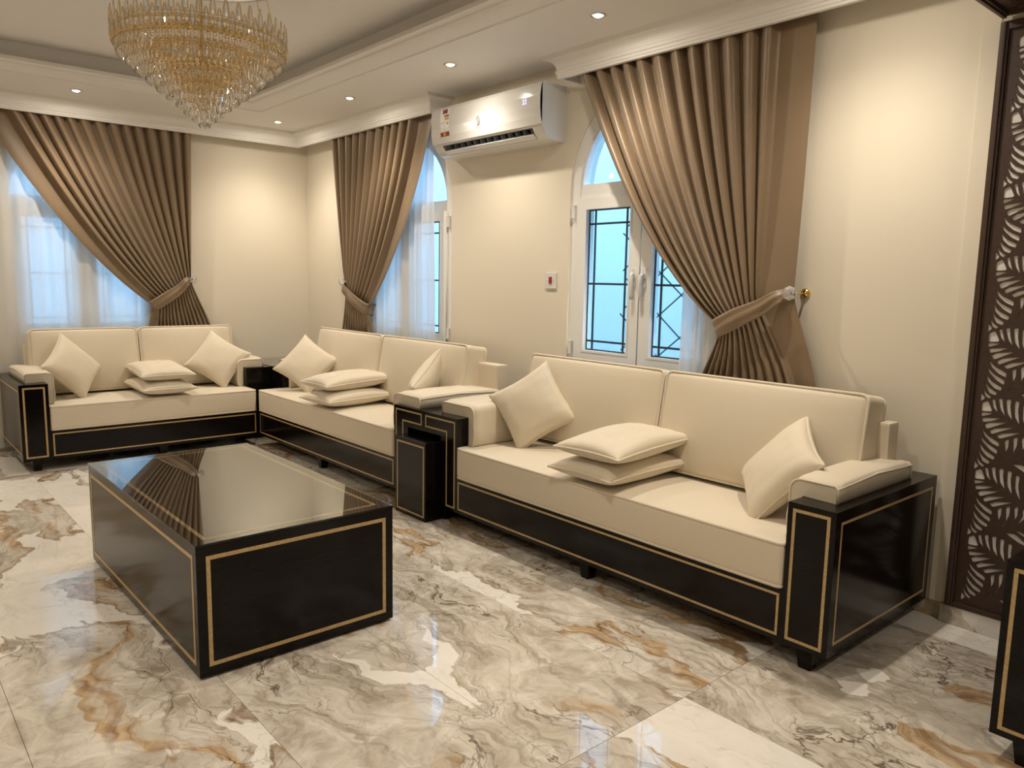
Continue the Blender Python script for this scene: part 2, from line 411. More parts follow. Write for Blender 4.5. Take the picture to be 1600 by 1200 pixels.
# ------------------------------------------------------------------ outside
gw = boxo('garden_wall', m_out, None, 1.9, 2.05, -9, 4.2, -.1, 4.6, bev=0); tag(gw, 'pale boundary wall outside the right hand windows', 'wall')
gw2 = boxo('garden_wall', m_out, None, -8, 1.88, 2.3, 2.45, -.1, 4.6, bev=0); tag(gw2, 'pale boundary wall outside the far left window', 'wall')
gr = boxo('ground', simple('paving', (.5, .5, .48, 1), .9, 0, (20, .1, .003)), None, -9, 2.2, -10, 3, -.4, -.13, bev=0); struct(gr, 'pale paving outside the windows')
tr = empty('trellis', (.55, -3.84, .2)); tag(tr, 'dark green diamond wire trellis outside the nearest window', 'trellis')
for k in range(-9, 10):
    for s in (1, -1):
        pts = []
        for t in range(0, 41):
            a = k*.36 + s*t*.055 ; z = .5 + t*.044
            if -2.1 <= a <= 0: pts.append((0, a, z))
        if len(pts) > 2:
            bm = bmesh.new(); tube(bm, [pts[0], pts[-1]], .0055, 5); bmo('wire', bm, m_wire, tr)
boxo('post', m_wire, tr, -.012, .012, -2.124, -2.10, -.33, 2.1)
for z in (.3, 2.06): boxo('rail', m_wire, tr, -.005, .005, -2.1, 0, z-.005, z+.005, bev=0)

# ------------------------------------------------------------------ windows
def window(name, c, W, label, handles=True):
    g = empty(name); struct(g, label)
    T = lambda o: W @ Matrix.Translation((0, 0, o-.028))
    ring = lambda n, out, inn, t, o, m=m_white: link(n, shape2d(out, [inn], t, T(o)), m, g)
    ring('frame', arch(c, .62, .93, 2.10, .62), arch(c, .55, .985, 2.10, .545), .09, -.030)
    link('transom', shape2d(rect(c-.56, c+.56, 2.035, 2.105), [], .08, T(-.032)), m_white, g)
    link('frame_bead', shape2d(arch(c, .552, 2.105, 2.106, .547), [arch(c, .515, 2.125, 2.10, .525)], .05, T(-.02)), m_white, g)
    link('pane', shape2d(arch(c, .53, 2.11, 2.10, .53), [], .006, T(-.03)), m_pane, g)
    for s in (-1, 1):
        a0, a1 = sorted((c + s*.004, c + s*.552))
        sa = ring('sash', rect(a0, a1, .982, 2.036), rect(a0+.075, a1-.075, 1.035, 1.975), .085, -.012)
        link('bead', shape2d(rect(a0+.074, a1-.074, 1.034, 1.976), [rect(a0+.088, a1-.088, 1.048, 1.962)], .03, T(.018)), m_white, sa)
        link('pane', shape2d(rect(a0+.07, a1-.07, 1.03, 1.98), [], .006, T(-.012)), m_pane, sa)
        b0, b1, z0, z1 = a0+.09, a1-.09, 1.05, 1.96
        for x in (b0+.05, b1-.05): link('glazing_bar', shape2d(rect(x-.0065, x+.0065, z0, z1), [], .006, T(-.004)), m_bar, sa)
        for z in (z0+.06, (z0+z1)/2-.02, z1-.09): link('glazing_bar', shape2d(rect(b0, b1, z-.0065, z+.0065), [], .006, T(-.003)), m_bar, sa)
        link('gasket', shape2d(rect(b0-.002, b1+.002, z0-.002, z1+.002), [rect(b0+.007, b1-.007, z0+.007, z1-.007)], .004, T(.001)), m_bar, sa)
        # lever handle
        ha = c + s*.042; hb = empty('handle', parent=sa)
        bm = bmesh.new(); tube(bm, [W @ Vector((ha, 1.53, .002)), W @ Vector((ha, 1.53, .024))], .014, 10)
        tube(bm, [W @ Vector(p) for p in ((ha, 1.535, .015), (ha, 1.55, .028), (ha-s*.004, 1.535, .036), (ha-s*.008, 1.49, .037), (ha-s*.008, 1.42, .034), (ha-s*.006, 1.395, .030))], .013, 8)
        bmesh.ops.recalc_face_normals(bm, faces=bm.faces)
        bmo('lever', bm, m_plastic, hb, smooth=True)
        link('backplate', shape2d(rect(ha-.014, ha+.014, 1.47, 1.58), [], .012, T(.036)), m_plastic, hb)
        for z in (1.955, 1.06):
            bm = bmesh.new(); tube(bm, [W @ Vector((c+s*.583, z-.035, .004)), W @ Vector((c+s*.583, z+.035, .004))], .013, 8)
            for dz in (-.04, .04): tube(bm, [W @ Vector((c+s*.583, z+dz-.004, .004)), W @ Vector((c+s*.583, z+dz+.004, .004))], .0155, 8)
            bmo('hinge', bm, m_white, sa)
    link('sill_rail', shape2d(rect(c-.56, c+.56, .93, .986), [], .07, T(-.02)), m_white, g)
    return g
window('window_1', W1C, WA, 'arched white window behind the voile on the back wall')
window('window_2', W2C, WB, 'arched white window behind the voile below the air conditioner')
window('window_3', W3C, WB, 'arched white double window beside the nearest curtain')

# ------------------------------------------------------------------ upholstered pieces
def cushion(dx, dy, dz, r=.03, bulge=(.012, .012, .02), n=14):
    bm = bmesh.new()
    h = Vector((dx/2, dy/2, dz/2))
    idx = {}
    def vert(p):
        q = Vector([max(-(h[i]-r), min(h[i]-r, p[i]*h[i])) for i in range(3)])
        # position on rounded box
        d = Vector([p[i]*h[i] for i in range(3)]) - q
        if d.length > 1e-9: d = d.normalized()*r
        v = q + d
        f = [max(0, 1-p[i]**2) for i in range(3)]
        v.x += math.copysign(1, p[0])*bulge[0]*(f[1]*f[2])**.7*abs(p[0])**3
        v.y += math.copysign(1, p[1])*bulge[1]*(f[0]*f[2])**.7*abs(p[1])**3
        v.z += math.copysign(1, p[2])*bulge[2]*(f[0]*f[1])**.7*abs(p[2])**3
        return v
    # parameter values, denser near the edges
    def params(hh):
        k = max(3, min(n, int(hh*2/.05)))
        a = r/hh
        ins = [-(1-a) + 2*(1-a)*i/k for i in range(k+1)]
        out = [-1, -1+a*.35, -1+a*.7] + ins + [1-a*.7, 1-a*.35, 1]
        return out
    ps = [params(h[i]) for i in range(3)]
    def V(p):
        k = tuple(round(x, 5) for x in p)
        if k not in idx: idx[k] = bm.verts.new(vert(p))
        return idx[k]
    for ax in range(3):
        u, v = (ax+1) % 3, (ax+2) % 3
        for s in (-1, 1):
            for i in range(len(ps[u])-1):
                for j in range(len(ps[v])-1):
                    q = []
                    for a, b_ in ((i, j), (i+1, j), (i+1, j+1), (i, j+1)):
                        p = [0, 0, 0]; p[ax] = s; p[u] = ps[u][a]; p[v] = ps[v][b_]; q.append(V(p))
                    try: bm.faces.new(q if s > 0 else q[::-1])
                    except ValueError: pass
    return bm
def rrect(dx, dy, r, z, n=5, k=10):
    pts = []
    for cx, cy, a in ((1, 1, 0), (-1, 1, 90), (-1, -1, 180), (1, -1, 270)):
        for i in range(n+1):
            t = math.radians(a + 90*i/n)
            pts.append(((dx/2-r)*cx + r*math.cos(t), (dy/2-r)*cy + r*math.sin(t), z))
    return pts
def box_cushion(name, parent, dx, dy, dz, loc, rot=None, r=.028, bulge=(.01, .01, .018), axis='z'):
    """cushion with a piped seam around both big faces"""
    o = bmo(name, cushion(dx, dy, dz, r, bulge), m_fab, parent, loc, rot, True)
    k = r*.20
    for s in (-1, 1):
        bm = bmesh.new()
        if axis == 'z': pts = [Vector((x, y, s*(dz/2-k))) for x, y, _ in rrect(dx-2*k, dy-2*k, r, 0)]
        else: pts = [Vector((x, s*(dy/2-k), z)) for x, z, _ in rrect(dx-2*k, dz-2*k, r, 0)]
        tube(bm, pts, .0078, 6, True)
        bmo('piping', bm, m_fab, o, smooth=True)
    return o
def arm_pad(parent, s_in, s_out, d0, d1, z_top, z_seat, sgn):
    """upholstered pad over an arm: lies on the box and folds down its inner side. sgn=+1: inner side towards +s"""
    tk, td = .078, .055
    name = 'arm_pad'
    prof = [(s_out, z_top), (s_out, z_top+tk-.012), (s_out+sgn*.012, z_top+tk)]
    e = s_in + sgn*td
    for i in range(9):
        t = PI/2*i/8
        prof.append((e-sgn*.045 + sgn*.045*math.sin(t), z_top+tk-.045+.045*math.cos(t)))
    prof += [(e, z_top-.05), (e+sgn*.006, (z_top+z_seat)/2), (e, z_seat+.02), (e-sgn*.008, z_seat+.004), (s_in+sgn*.003, z_seat+.004), (s_in+sgn*.003, z_top+.002)]
    bm = bmesh.new(); rows = []
    n = 12
    for i in range(n+1):
        t = i/n; d = d0 + (d1-d0)*t
        sh = .010*(1 - min(1, min(t, 1-t)*n))
        bl = .008*math.sin(PI*t)
        row = []
        ms = sum(p[0] for p in prof)/len(prof); mz = sum(p[1] for p in prof)/len(prof)
        for s, z in prof:
            zz = z + (bl if z > z_top+.05 else 0) - (sh if z > z_top+.03 else 0)
            row.append(bm.verts.new((s, d, zz)))
        rows.append(row)
    m = len(prof)
    for A, B in zip(rows, rows[1:]):
        for k in range(m): bm.faces.new((A[k], A[(k+1) % m], B[(k+1) % m], B[k]))
    bm.faces.new(rows[0]); bm.faces.new(rows[-1])
    o = bmo(name, bm, m_fab, parent, smooth=False)
    for p in o.data.polygons: p.use_smooth = len(p.vertices) == 4
    for d in (d0, d1):
        bm = bmesh.new(); tube(bm, [(s, d, z - (.010 if z > z_top+.03 else 0)) for s, z in prof[:-1]], .005, 6)
        bmo('piping', bm, m_fab, o, smooth=True)
    bm = bmesh.new(); tube(bm, [(s_out, d0, z_top+tk-.02), (s_out, (d0+d1)/2, z_top+tk-.006), (s_out, d1, z_top+tk-.02)], .005, 6)
    bmo('piping', bm, m_fab, o, smooth=True)
    return o
def bars(bm, pts, wd, plane, lift):
    """strip of width wd along a closed polyline of axis-aligned points (u,v), strip lies inside; plane maps (u,v,w)->xyz"""
    n = len(pts)
    area = sum(pts[i][0]*pts[(i+1) % n][1] - pts[(i+1) % n][0]*pts[i][1] for i in range(n))
    if area < 0: pts = pts[::-1]
    inn = []
    for i in range(n):
        p, a, b_ = Vector(pts[i]), Vector(pts[i-1]), Vector(pts[(i+1) % n])
        d1 = (p-a).normalized(); d2 = (b_-p).normalized()
        inn.append(p + (Vector((-d1.y, d1.x)) + Vector((-d2.y, d2.x)))*wd)
    O = [bm.verts.new(plane(*p, lift)) for p in pts]; I = [bm.verts.new(plane(*p, lift)) for p in inn]
    O2 = [bm.verts.new(plane(*p, -.001)) for p in pts]; I2 = [bm.verts.new(plane(*p, -.001)) for p in inn]
    for i in range(n):
        j = (i+1) % n
        bm.faces.new((O[i], O[j], I[j], I[i])); bm.faces.new((O[i], O[j], O2[j], O2[i])); bm.faces.new((I[i], I[j], I2[j], I2[i]))
def inlay(parent, pts, plane, wd=.0125):
    bm = bmesh.new(); bars(bm, pts, wd, plane, .0009); return bmo('inlay', bm, m_gold, parent)
def foot(parent, s, d, h=.086, a=.036, b_=.025):
    bm = bmesh.new(); vs = []
    for z, k in ((0, b_), (h, a)): vs.append([bm.verts.new((s+i*k, d+j*k, z)) for i, j in ((-1, -1), (1, -1), (1, 1), (-1, 1))])
    for k in range(4): bm.faces.new((vs[0][k], vs[0][(k+1) % 4], vs[1][(k+1) % 4], vs[1][k]))
    bm.faces.new(vs[0]); bm.faces.new(vs[1])
    bmesh.ops.bevel(bm, geom=list(bm.edges), offset=.002, segments=1, affect='EDGES')
    bmo('foot', bm, m_wood, parent)
ZA, ZB, DEP, SEAT = .664, .085, .935, .49
frontp = lambda d: (lambda u, v, w_: (u, d-w_, v))
def sofa(loc, rz, L, left, right, label, feet=(), back=None):
    """left/right: dict(kind, w). local: s along the length, d into the depth (front at 0)"""
    t = empty('sofa', loc, rz); tag(t, label, 'sofa', 'matching cream and black sofas')
    wl, wr = left['w'], right['w']
    for A, s0, s1, sgn in ((left, 0, wl, 1), (right, L-wr, L, -1)):
        k = A['kind']; inner, outer = (s1, s0) if sgn > 0 else (s0, s1)
        d0 = A.get('d0', 0)
        if k == 'portal':                                     # half of an arch that houses the nesting table
            leg = .165; oz = .535
            bm = bmesh.new()
            prof = [(inner, ZB), (inner, ZA), (outer, ZA), (outer, oz), (inner-sgn*leg, oz), (inner-sgn*leg, ZB)]
            f = [bm.verts.new((s, 0, z)) for s, z in prof]; b_ = [bm.verts.new((s, .62, z)) for s, z in prof]
            n = len(prof)
            for i in range(n): bm.faces.new((f[i], f[(i+1) % n], b_[(i+1) % n], b_[i]))
            bm.faces.new(f); bm.faces.new(b_)
            bmesh.ops.triangulate(bm, faces=[x for x in bm.faces if len(x.verts) > 4])
            box(bm, min(inner, outer), max(inner, outer), .6205, DEP, ZB, ZA)
            arm = bmo('arm', bm, m_wood, t)
            g = .020
            inlay(arm, [(inner-sgn*g, ZB+g), (inner-sgn*g, ZA-g), (outer+sgn*g, ZA-g), (outer+sgn*g, oz+.012+g), (inner-sgn*(leg-g-.035), oz+.012+g), (inner-sgn*(leg-g-.035), ZB+g)], frontp(0), .010)
        else:
            arm = boxo('arm', m_wood, t, s0, s1, d0, DEP if k == 'box' else .79, ZB, ZA, bev=.002)
            if k == 'box':
                g = .022
                inlay(arm, rect(s0+g, s1-g, ZB+g, ZA-g), frontp(d0))
                so = outer; pl = (lambda u, v, w_: (so - sgn*w_, u, v))
                inlay(arm, rect(.042, DEP-.042, ZB+.045, ZA-.045), (lambda u, v, w_, so=so, sgn=sgn: (so - sgn*w_, u, v)), .011)
        po = outer + sgn*A.get('po', .055)
        arm_pad(t, inner, po, A.get('p0', .11), .695 if k != 'box' else .78, ZA, SEAT, sgn)
        for dd in (d0+.05, DEP-.06 if k != 'corner' else .74): foot(t, (s0+s1)/2, dd)
    a0, a1 = wl, L-wr
    rail = boxo('base_rail', m_wood, t, a0, a1, 0, .785, ZB, .305, bev=.002)
    r0 = 0 if left['kind'] != 'corner' else .0
    inlay(rail, rect(a0+.012, a1-.012, ZB+.022, .283), frontp(0), .0105)
    for s in feet: foot(t, s, .045)
    for s in feet: foot(t, s, .74)
    sc_ = box_cushion('seat_cushion', t, a1-a0-.006, .62, SEAT-.307, ((a0+a1)/2, .30, (SEAT+.307)/2), None, .022, (.0, .006, .012))
    e0, e1 = back or (a0-.02, a1+.06)
    boxo('back_frame', m_fab, t, e0, e1, .70, .795, ZA+.001, .905, bev=.012)
    boxo('back_board', m_fab, t, a0+.002, a1-.002, .66, .79, .306, ZA, bev=.01)
    nb = 2; wdt = (a1-a0+.04)/nb
    for i in range(nb):
        bc = box_cushion('back_cushion', t, wdt-.006, .185, .53, (a0-.02+wdt*(i+.5), .645, .762), (-.17, 0, (-.01, .012)[i]), .035, (.0, .036, -.012), 'y')
    return t
bx = dict(kind='box', w=.196)
s3 = sofa((-.97, -3.565, 0), -PI/2, 2.707, dict(kind='portal', w=.355, p0=.085, po=.09), dict(bx), 'longest cream sofa, under the nearest window, black arm facing the lattice screen', feet=(1.42,), back=(.335, 2.58))
s2 = sofa((-.97, -.75, 0), -PI/2, 2.815, dict(kind='corner', w=.235, d0=.22, p0=.28), dict(kind='portal', w=.345, p0=.035, po=.09), 'middle cream sofa between the corner block and the small side table', feet=(1.35,), back=(.30, 2.70))
s1 = sofa((-2.78, -.97, 0), 0, 2.03, dict(bx, w=.19), dict(kind='corner', w=.235, d0=.22, p0=.28), 'cream sofa against the back wall below the far left curtain', feet=(1.0,), back=(.16, 1.82))
s4 = sofa((-1.01, -6.84, 0), -PI/2, 2.1, dict(bx), dict(bx), 'sofa whose black arm front stands at the right picture edge', feet=(1.05,))

# corner block filling the L
cb = empty('corner_table', (-.37, -.37, 0)); tag(cb, 'black square corner block with a glass top between the two far sofas', 'corner table')
boxo('body', m_wood, cb, -.375, .345, -.375, .345, .086, ZA-.004, bev=.002)
boxo('glass_top', m_glasstop, cb, -.372, .342, -.372, .342, ZA-.0035, ZA+.003, bev=.001)
for i in (-.32, .29):
    for j in (-.32, .29): foot(cb, i, j)

# nesting side table pulled out of the arch
nt_ = empty('side_table', (-1.08, -3.41, 0), -PI/2); tag(nt_, 'narrow black side table with gold outline pulled out between the sofa arms', 'side table')
bd = boxo('body', m_wood, nt_, 0, .338, 0, .48, .002, .497, bev=.002)
inlay(bd, rect(.016, .322, .024, .475), frontp(0), .011)
boxo('glass_top', m_glasstop, nt_, .001, .337, .001, .479, .4975, .503, bev=.001)

# ------------------------------------------------------------------ coffee table
ct = empty('coffee_table', (-2.390, -4.005, 0), math.radians(.25)); tag(ct, 'large black block coffee table with gold outlines and glass top', 'coffee table')
hx, hy, hz = .418, .791, .516
bd = boxo('body', m_wood, ct, -hx, hx, -hy, hy, .012, hz, bev=.002)
boxo('plinth', m_dark, ct, -hx+.03, hx-.03, -hy+.03, hy-.03, 0, .012, bev=0)
g = .036
inlay(bd, rect(-hx+g, hx-g, .012+g, hz-g-.004), lambda u, v, w_: (u, -hy-w_, v), .0155)
inlay(bd, rect(-hx+g, hx-g, .012+g, hz-g-.004), lambda u, v, w_: (u, hy+w_, v), .0155)
inlay(bd, rect(-hy+g, hy-g, .012+g, hz-g-.004), lambda u, v, w_: (-hx-w_, u, v), .0155)
inlay(bd, rect(-hy+g, hy-g, .012+g, hz-g-.004), lambda u, v, w_: (hx+w_, u, v), .0155)
inlay(bd, rect(-hx+g+.01, hx-g-.01, -hy+g+.02, hy-g-.02), lambda u, v, w_: (u, v, hz+w_), .0155)
boxo('glass_top', m_glasstop, ct, -hx-.003, hx+.003, -hy-.003, hy+.003, hz+.0015, hz+.0085, bev=.0012)

# ------------------------------------------------------------------ throw pillows
def pillow_mesh(wd, ht, th, buttons=(), pinch=.105, seed=0):
    rnd = random.Random(seed); ph = [rnd.uniform(0, 6.28) for _ in range(4)]
    bm = bmesh.new(); n = 26; top = {}; bot = {}
    for i in range(n+1):
        for j in range(n+1):
            u = math.sin((i/n-.5)*PI); v = math.sin((j/n-.5)*PI)
            x = wd/2*u*(1-pinch*(1-v*v)*abs(u)); y = ht/2*v*(1-pinch*(1-u*u)*abs(v))
            f = max(0, (1-u*u)*(1-v*v))
            z = th/2*f**.36*(1 + .04*math.sin(5*u+ph[0])*math.sin(4*v+ph[1]))
            z += .0035*f**.3*math.sin(16*u+ph[2])*(1-f)*math.cos(2*v) + .0035*f**.3*math.sin(16*v+ph[3])*(1-f)
            for bx_, by_ in buttons:
                d2 = ((x-bx_)**2 + (y-by_)**2)
                z -= .034*math.exp(-d2/.0010) + .018*math.exp(-d2/.006)
            e = i in (0, n) or j in (0, n)
            top[i, j] = bm.verts.new((x, y, z if not e else 0))
            bot[i, j] = top[i, j] if e else bm.verts.new((x, y, -(th/2*f**.36)))
    for i in range(n):
        for j in range(n):
            bm.faces.new((top[i, j], top[i+1, j], top[i+1, j+1], top[i, j+1]))
            try: bm.faces.new((bot[i, j], bot[i, j+1], bot[i+1, j+1], bot[i+1, j]))
            except ValueError: pass
    loop = [top[i, 0].co.copy() for i in range(n)] + [top[n, j].co.copy() for j in range(n)] + [top[n-i, n].co.copy() for i in range(n)] + [top[0, n-j].co.copy() for j in range(n)]
    return bm, loop
def pillow(label, mtx, wd=.415, ht=.415, th=.165, buttons=(), group='square throw pillows', seed=0):
    bm, loop = pillow_mesh(wd, ht, th, buttons, seed=seed)
    o = bmo('throw_pillow', bm, m_fab, None, smooth=True); o.matrix_world = mtx
    tag(o, label, 'pillow', group)
    pp = []
    for p in loop:
        if not pp or (p-pp[-1]).length > .006: pp.append(p)
    if (pp[0]-pp[-1]).length < .006: pp.pop()
    b2 = bmesh.new(); tube(b2, pp, .0068, 6, True); bmo('piping', b2, m_fab, o, smooth=True)
    for x, y in buttons:
        b3 = bmesh.new(); lathe(b3, [(.002, .006), (.009, .004), (.011, 0), (.009, -.003)], 10, (x, y, th/2-.040)); bmo('button', b3, m_fab, o, smooth=True)
    return o
def diamond(c, az, lean, roll):
    az, lean, roll = map(math.radians, (az, lean, roll))
    n = Vector((math.cos(az)*math.cos(lean), math.sin(az)*math.cos(lean), math.sin(lean)))
    u = Vector((0, 0, 1)).cross(n).normalized(); v = n.cross(u)
    R = Matrix((u, v, n)).transposed().to_4x4() @ Matrix.Rotation(roll + PI/4, 4, 'Z')
    R.translation = Vector(c); return R
pillow('square cream pillow on its corner against the left arm of the back wall sofa', diamond((-2.344, -.579, .738), -55, 25.8, -5.9), seed=1)
pillow('square cream pillow on its corner at the corner end of the back wall sofa', diamond((-1.17, -.56, .734), -110.8, 27.4, 10.3), seed=2)
pillow('square cream pillow on its corner at the far end of the middle sofa', diamond((-.645, -1.266, .725), -130.9, 30, 9.5), seed=3)
pillow('square cream pillow seen edge on, leaning on the near arm of the middle sofa', diamond((-.60, -3.02, .735), 128, 24, 6), seed=4)
pillow('square cream pillow on its corner at the far end of the longest sofa', diamond((-.57, -4.152, .735), -150, 20, -10), seed=5)
pillow('square cream pillow slumped against the near arm of the longest sofa', diamond((-.596, -5.821, .685), 143.7, 36, 21), seed=6)
def flat(c, yaw, tiltx=0, tilty=0):
    R = Matrix.Rotation(math.radians(yaw), 4, 'Z') @ Matrix.Rotation(math.radians(tilty), 4, 'Y') @ Matrix.Rotation(math.radians(tiltx), 4, 'X')
    R.translation = Vector(c); return R
BT = ((-.10, 0), (.10, 0))
def stack(c, yaw, where, off, seed, wd=.62, ht=.42):
    x, y = c
    pillow('lower oblong cream pillow of the stack on the %s' % where, flat((x+off[0], y+off[1], SEAT+.076), yaw+off[2], 0, -1), wd, ht, .135, (), 'oblong pillows stacked on the seats', seed)
    pillow('upper buttoned oblong cream pillow of the stack on the %s' % where, flat((x, y, SEAT+.196), yaw, 0, -3), wd, ht, .145, BT, 'oblong pillows stacked on the seats', seed+1)
stack((-.72, -5.02), 2, 'longest sofa', (-.01, .02, -2), 20)
stack((-.70, -2.10), 2, 'middle sofa', (-.03, -.06, 3), 30)
stack((-1.72, -.70), 88, 'back wall sofa', (-.01, -.03, 2), 40)

# ------------------------------------------------------------------ curtains
def bez(p0, p1, p2, t): return tuple((1-t)**2*p0[i] + 2*t*(1-t)*p1[i] + t*t*p2[i] for i in range(2))
def curtain(name, W, a_out, a_in, tie_out, tie_in, bot_out, bot_in, fa, fz, pleats, flat_at, label, zt=2.86, knob=None):
    """a: along wall; tie_* = (a,z); bot_* = a at z=.03; fa,fz = control fractions of the draped inner edge"""
    g = empty(name, W @ Vector(((a_out+a_in)/2, .02, .1))); tag(g, label, 'curtain', 'taupe side curtains')
    inv = Matrix.Translation(-Vector(g.location))
    nu, n1, n2 = pleats*14, 44, 26
    FL = .13; LEAN = -.22
    def warp(u):       # fraction along the top / share of the pleats
        if flat_at == 'out': return (0 if u < FL else (u-FL)/(1-FL)), (u < FL)
        return (min(1, u/(1-FL))), (u > 1-FL)
    rows = []
    for k in range(n1+n2+1):
        row = []
        for i in range(nu+1):
            u = i/nu; pu, isf = warp(u)
            a0 = a_out + (a_in-a_out)*u
            if flat_at == 'out':
                fo = tie_out[0] + (a_in-a_out)*FL*.92
                ta = (tie_out[0] + (fo-tie_out[0])*u/FL) if isf else fo + (tie_in[0]-fo)*pu**.9
            else:
                ta = tie_out[0] + (tie_in[0]-tie_out[0])*(u**1.15)
            tz = tie_out[1] + (tie_in[1]-tie_out[1])*u
            cf = u**.8
            ca = a0 + (ta-a0)*(fa*cf + .35*(1-cf)); cz = zt + (tz-zt)*(fz*cf + .5*(1-cf))
            bunch = 0
            if k <= n1:
                t = k/n1; a, z = bez((a0, zt), (ca, cz), (ta, tz), t); amp = (1-t)**.5; near = t**3
            else:
                t = (k-n1)/n2; ba = bot_out + (bot_in-bot_out)*u
                s = t*t*(3-2*t); q = min(1, t*2.2); s2 = math.sin(q*PI/2)
                a = ta + (ba-ta)*(s2**1.3); z = tz + (.03-tz)*t; amp = .55*min(1, t*2.5); near = max(0, 1-t*4)**2
            ph = pleats*PI*pu + .5*math.sin(5.1*pu+1) + .25*math.sin(17*pu)
            fold = abs(math.sin(ph))**.62
            if isf: fold = .55 + .10*math.sin(u*40)
            A = .026 + .064*amp
            if isf: A = .05
            out = .060 + A*fold + .055*near*math.sin(PI*min(1, max(0, .08+.84*u)))
            if k <= n1: out += .035*math.sin(PI*t)*u
            # sideways lean of each fold gives overlapping edges
            pt = abs(a_in-a_out)/pleats*(1-.8*(t if k <= n1 else 1))
            a += 0 if isf else LEAN*pt*(abs(math.sin(ph))-.5)
            row.append((a, z, out))
        rows.append(row)
    bm = bmesh.new()
    V = [[bm.verts.new(inv @ (W @ Vector(p))) for p in r] for r in rows]
    for A, B in zip(V, V[1:]):
        for i in range(nu): bm.faces.new((A[i], A[i+1], B[i+1], B[i]))
    bmo('drape', bm, m_cur, g, smooth=True)
    # tieback sash : from the holdback round the front of the gathered cloth
    sgn = 1 if tie_in[0] > tie_out[0] else -1
    ko = (tie_out[0] - sgn*.0, tie_out[1])
    P = [(ko[0]+sgn*.015, ko[1]+.005, .10), (ko[0]+sgn*.06, ko[1]-.02, .165)]
    L_ = tie_in[0]-tie_out[0]
    for f, o_ in ((.35, .165), (.6, .175), (.85, .165), (1.0, .14), (1.03, .09), (1.01, .04)):
        P.append((tie_out[0]+L_*f, tie_out[1]+(tie_in[1]-tie_out[1])*f*1.02-.005, o_))
    # smooth
    Q = []
    for i in range(len(P)-1):
        p0, p1, p2, p3 = [Vector(P[max(0, min(len(P)-1, i+d))]) for d in (-1, 0, 1, 2)]
        for k in range(5):
            t = k/5; Q.append(.5*((2*p1) + (p2-p0)*t + (2*p0-5*p1+4*p2-p3)*t*t + (3*p1-p0-3*p2+p3)*t**3))
    Q.append(Vector(P[-1]))
    bm = bmesh.new(); rows = []; m = 9
    for i, q in enumerate(Q):
        f = i/(len(Q)-1); wdt = .028 + .024*min(1, f*2.2)
        d = (Q[min(i+1, len(Q)-1)] - Q[max(i-1, 0)]).normalized()
        nrm = Vector((-d.y, d.x, 0)); nrm = nrm.normalized() if nrm.length > .25 else Vector((0, 1, 0))
        if nrm.y < 0: nrm = -nrm
        row = []
        for k in range(m):
            v = -1 + 2*k/(m-1)
            bulge = .006*(1-v*v) + .004*math.sin(v*6 + f*5)
            row.append(bm.verts.new(inv @ (W @ (q + nrm*wdt*v + Vector((0, 0, bulge))))))
        rows.append(row)
    for A, B in zip(rows, rows[1:]):
        for k in range(m-1): bm.faces.new((A[k], A[k+1], B[k+1], B[k]))
    o = bmo('tieback', bm, m_cur, g, smooth=True)
    sd = o.modifiers.new('thickness', 'SOLIDIFY'); sd.thickness = .006
    # holdback
    kx = knob or ko
    h = empty('curtain_holdback', W @ Vector((kx[0], kx[1], 0))); inv2 = Matrix.Translation(-Vector(h.location))
    ax = (W.to_3x3() @ Vector((0, 0, 1)))
    R = ax.to_track_quat('Z', 'Y').to_matrix().to_4x4()
    for n_, prof_, mm, seg in (('rosette', [(.003, 0), (.024, .001), (.026, .008), (.016, .016), (.008, .022)], m_brass, 20),
                        ('stem', [(.007, .018), (.006, .06), (.007, .135)], m_brass, 12),
                        ('crystal_knob', [(.012, .135), (.032, .150), (.037, .165), (.028, .184), (.005, .192)], m_knob, 8)):
        bm = bmesh.new(); lathe(bm, prof_, seg, (0, 0, 0), R.to_3x3()); bmo(n_, bm, mm, h, smooth=(seg > 8))
    return g, h
g, h = curtain('curtain', WA, -1.185, -2.86, (-1.225, 1.45), (-1.585, 1.215), -1.02, -1.66, .49, .71, 14, 'none_', 'taupe curtain tied back beside the window above the back wall sofa')
tag(h, 'crystal holdback knob at the right edge of the back wall curtain', 'holdback', 'curtain holdbacks')
g, h = curtain('curtain', WB, -.78, -2.42, (-.985, 1.42), (-1.43, 1.225), -.90, -1.52, .19, .58, 11, 'in', 'taupe curtain tied back left of the air conditioner', knob=(-1.03, 1.455))
tag(h, 'crystal holdback knob left of the middle curtain', 'holdback', 'curtain holdbacks')
g, h = curtain('curtain', WB, -5.575, -4.0, (-5.555, 1.455), (-5.13, 1.265), -5.72, -4.95, .53, .77, 12, 'out', 'taupe curtain tied back beside the lattice screen, nearest to the camera', knob=(-5.565, 1.46))
tag(h, 'crystal and gold holdback knob beside the nearest curtain', 'holdback', 'curtain holdbacks')

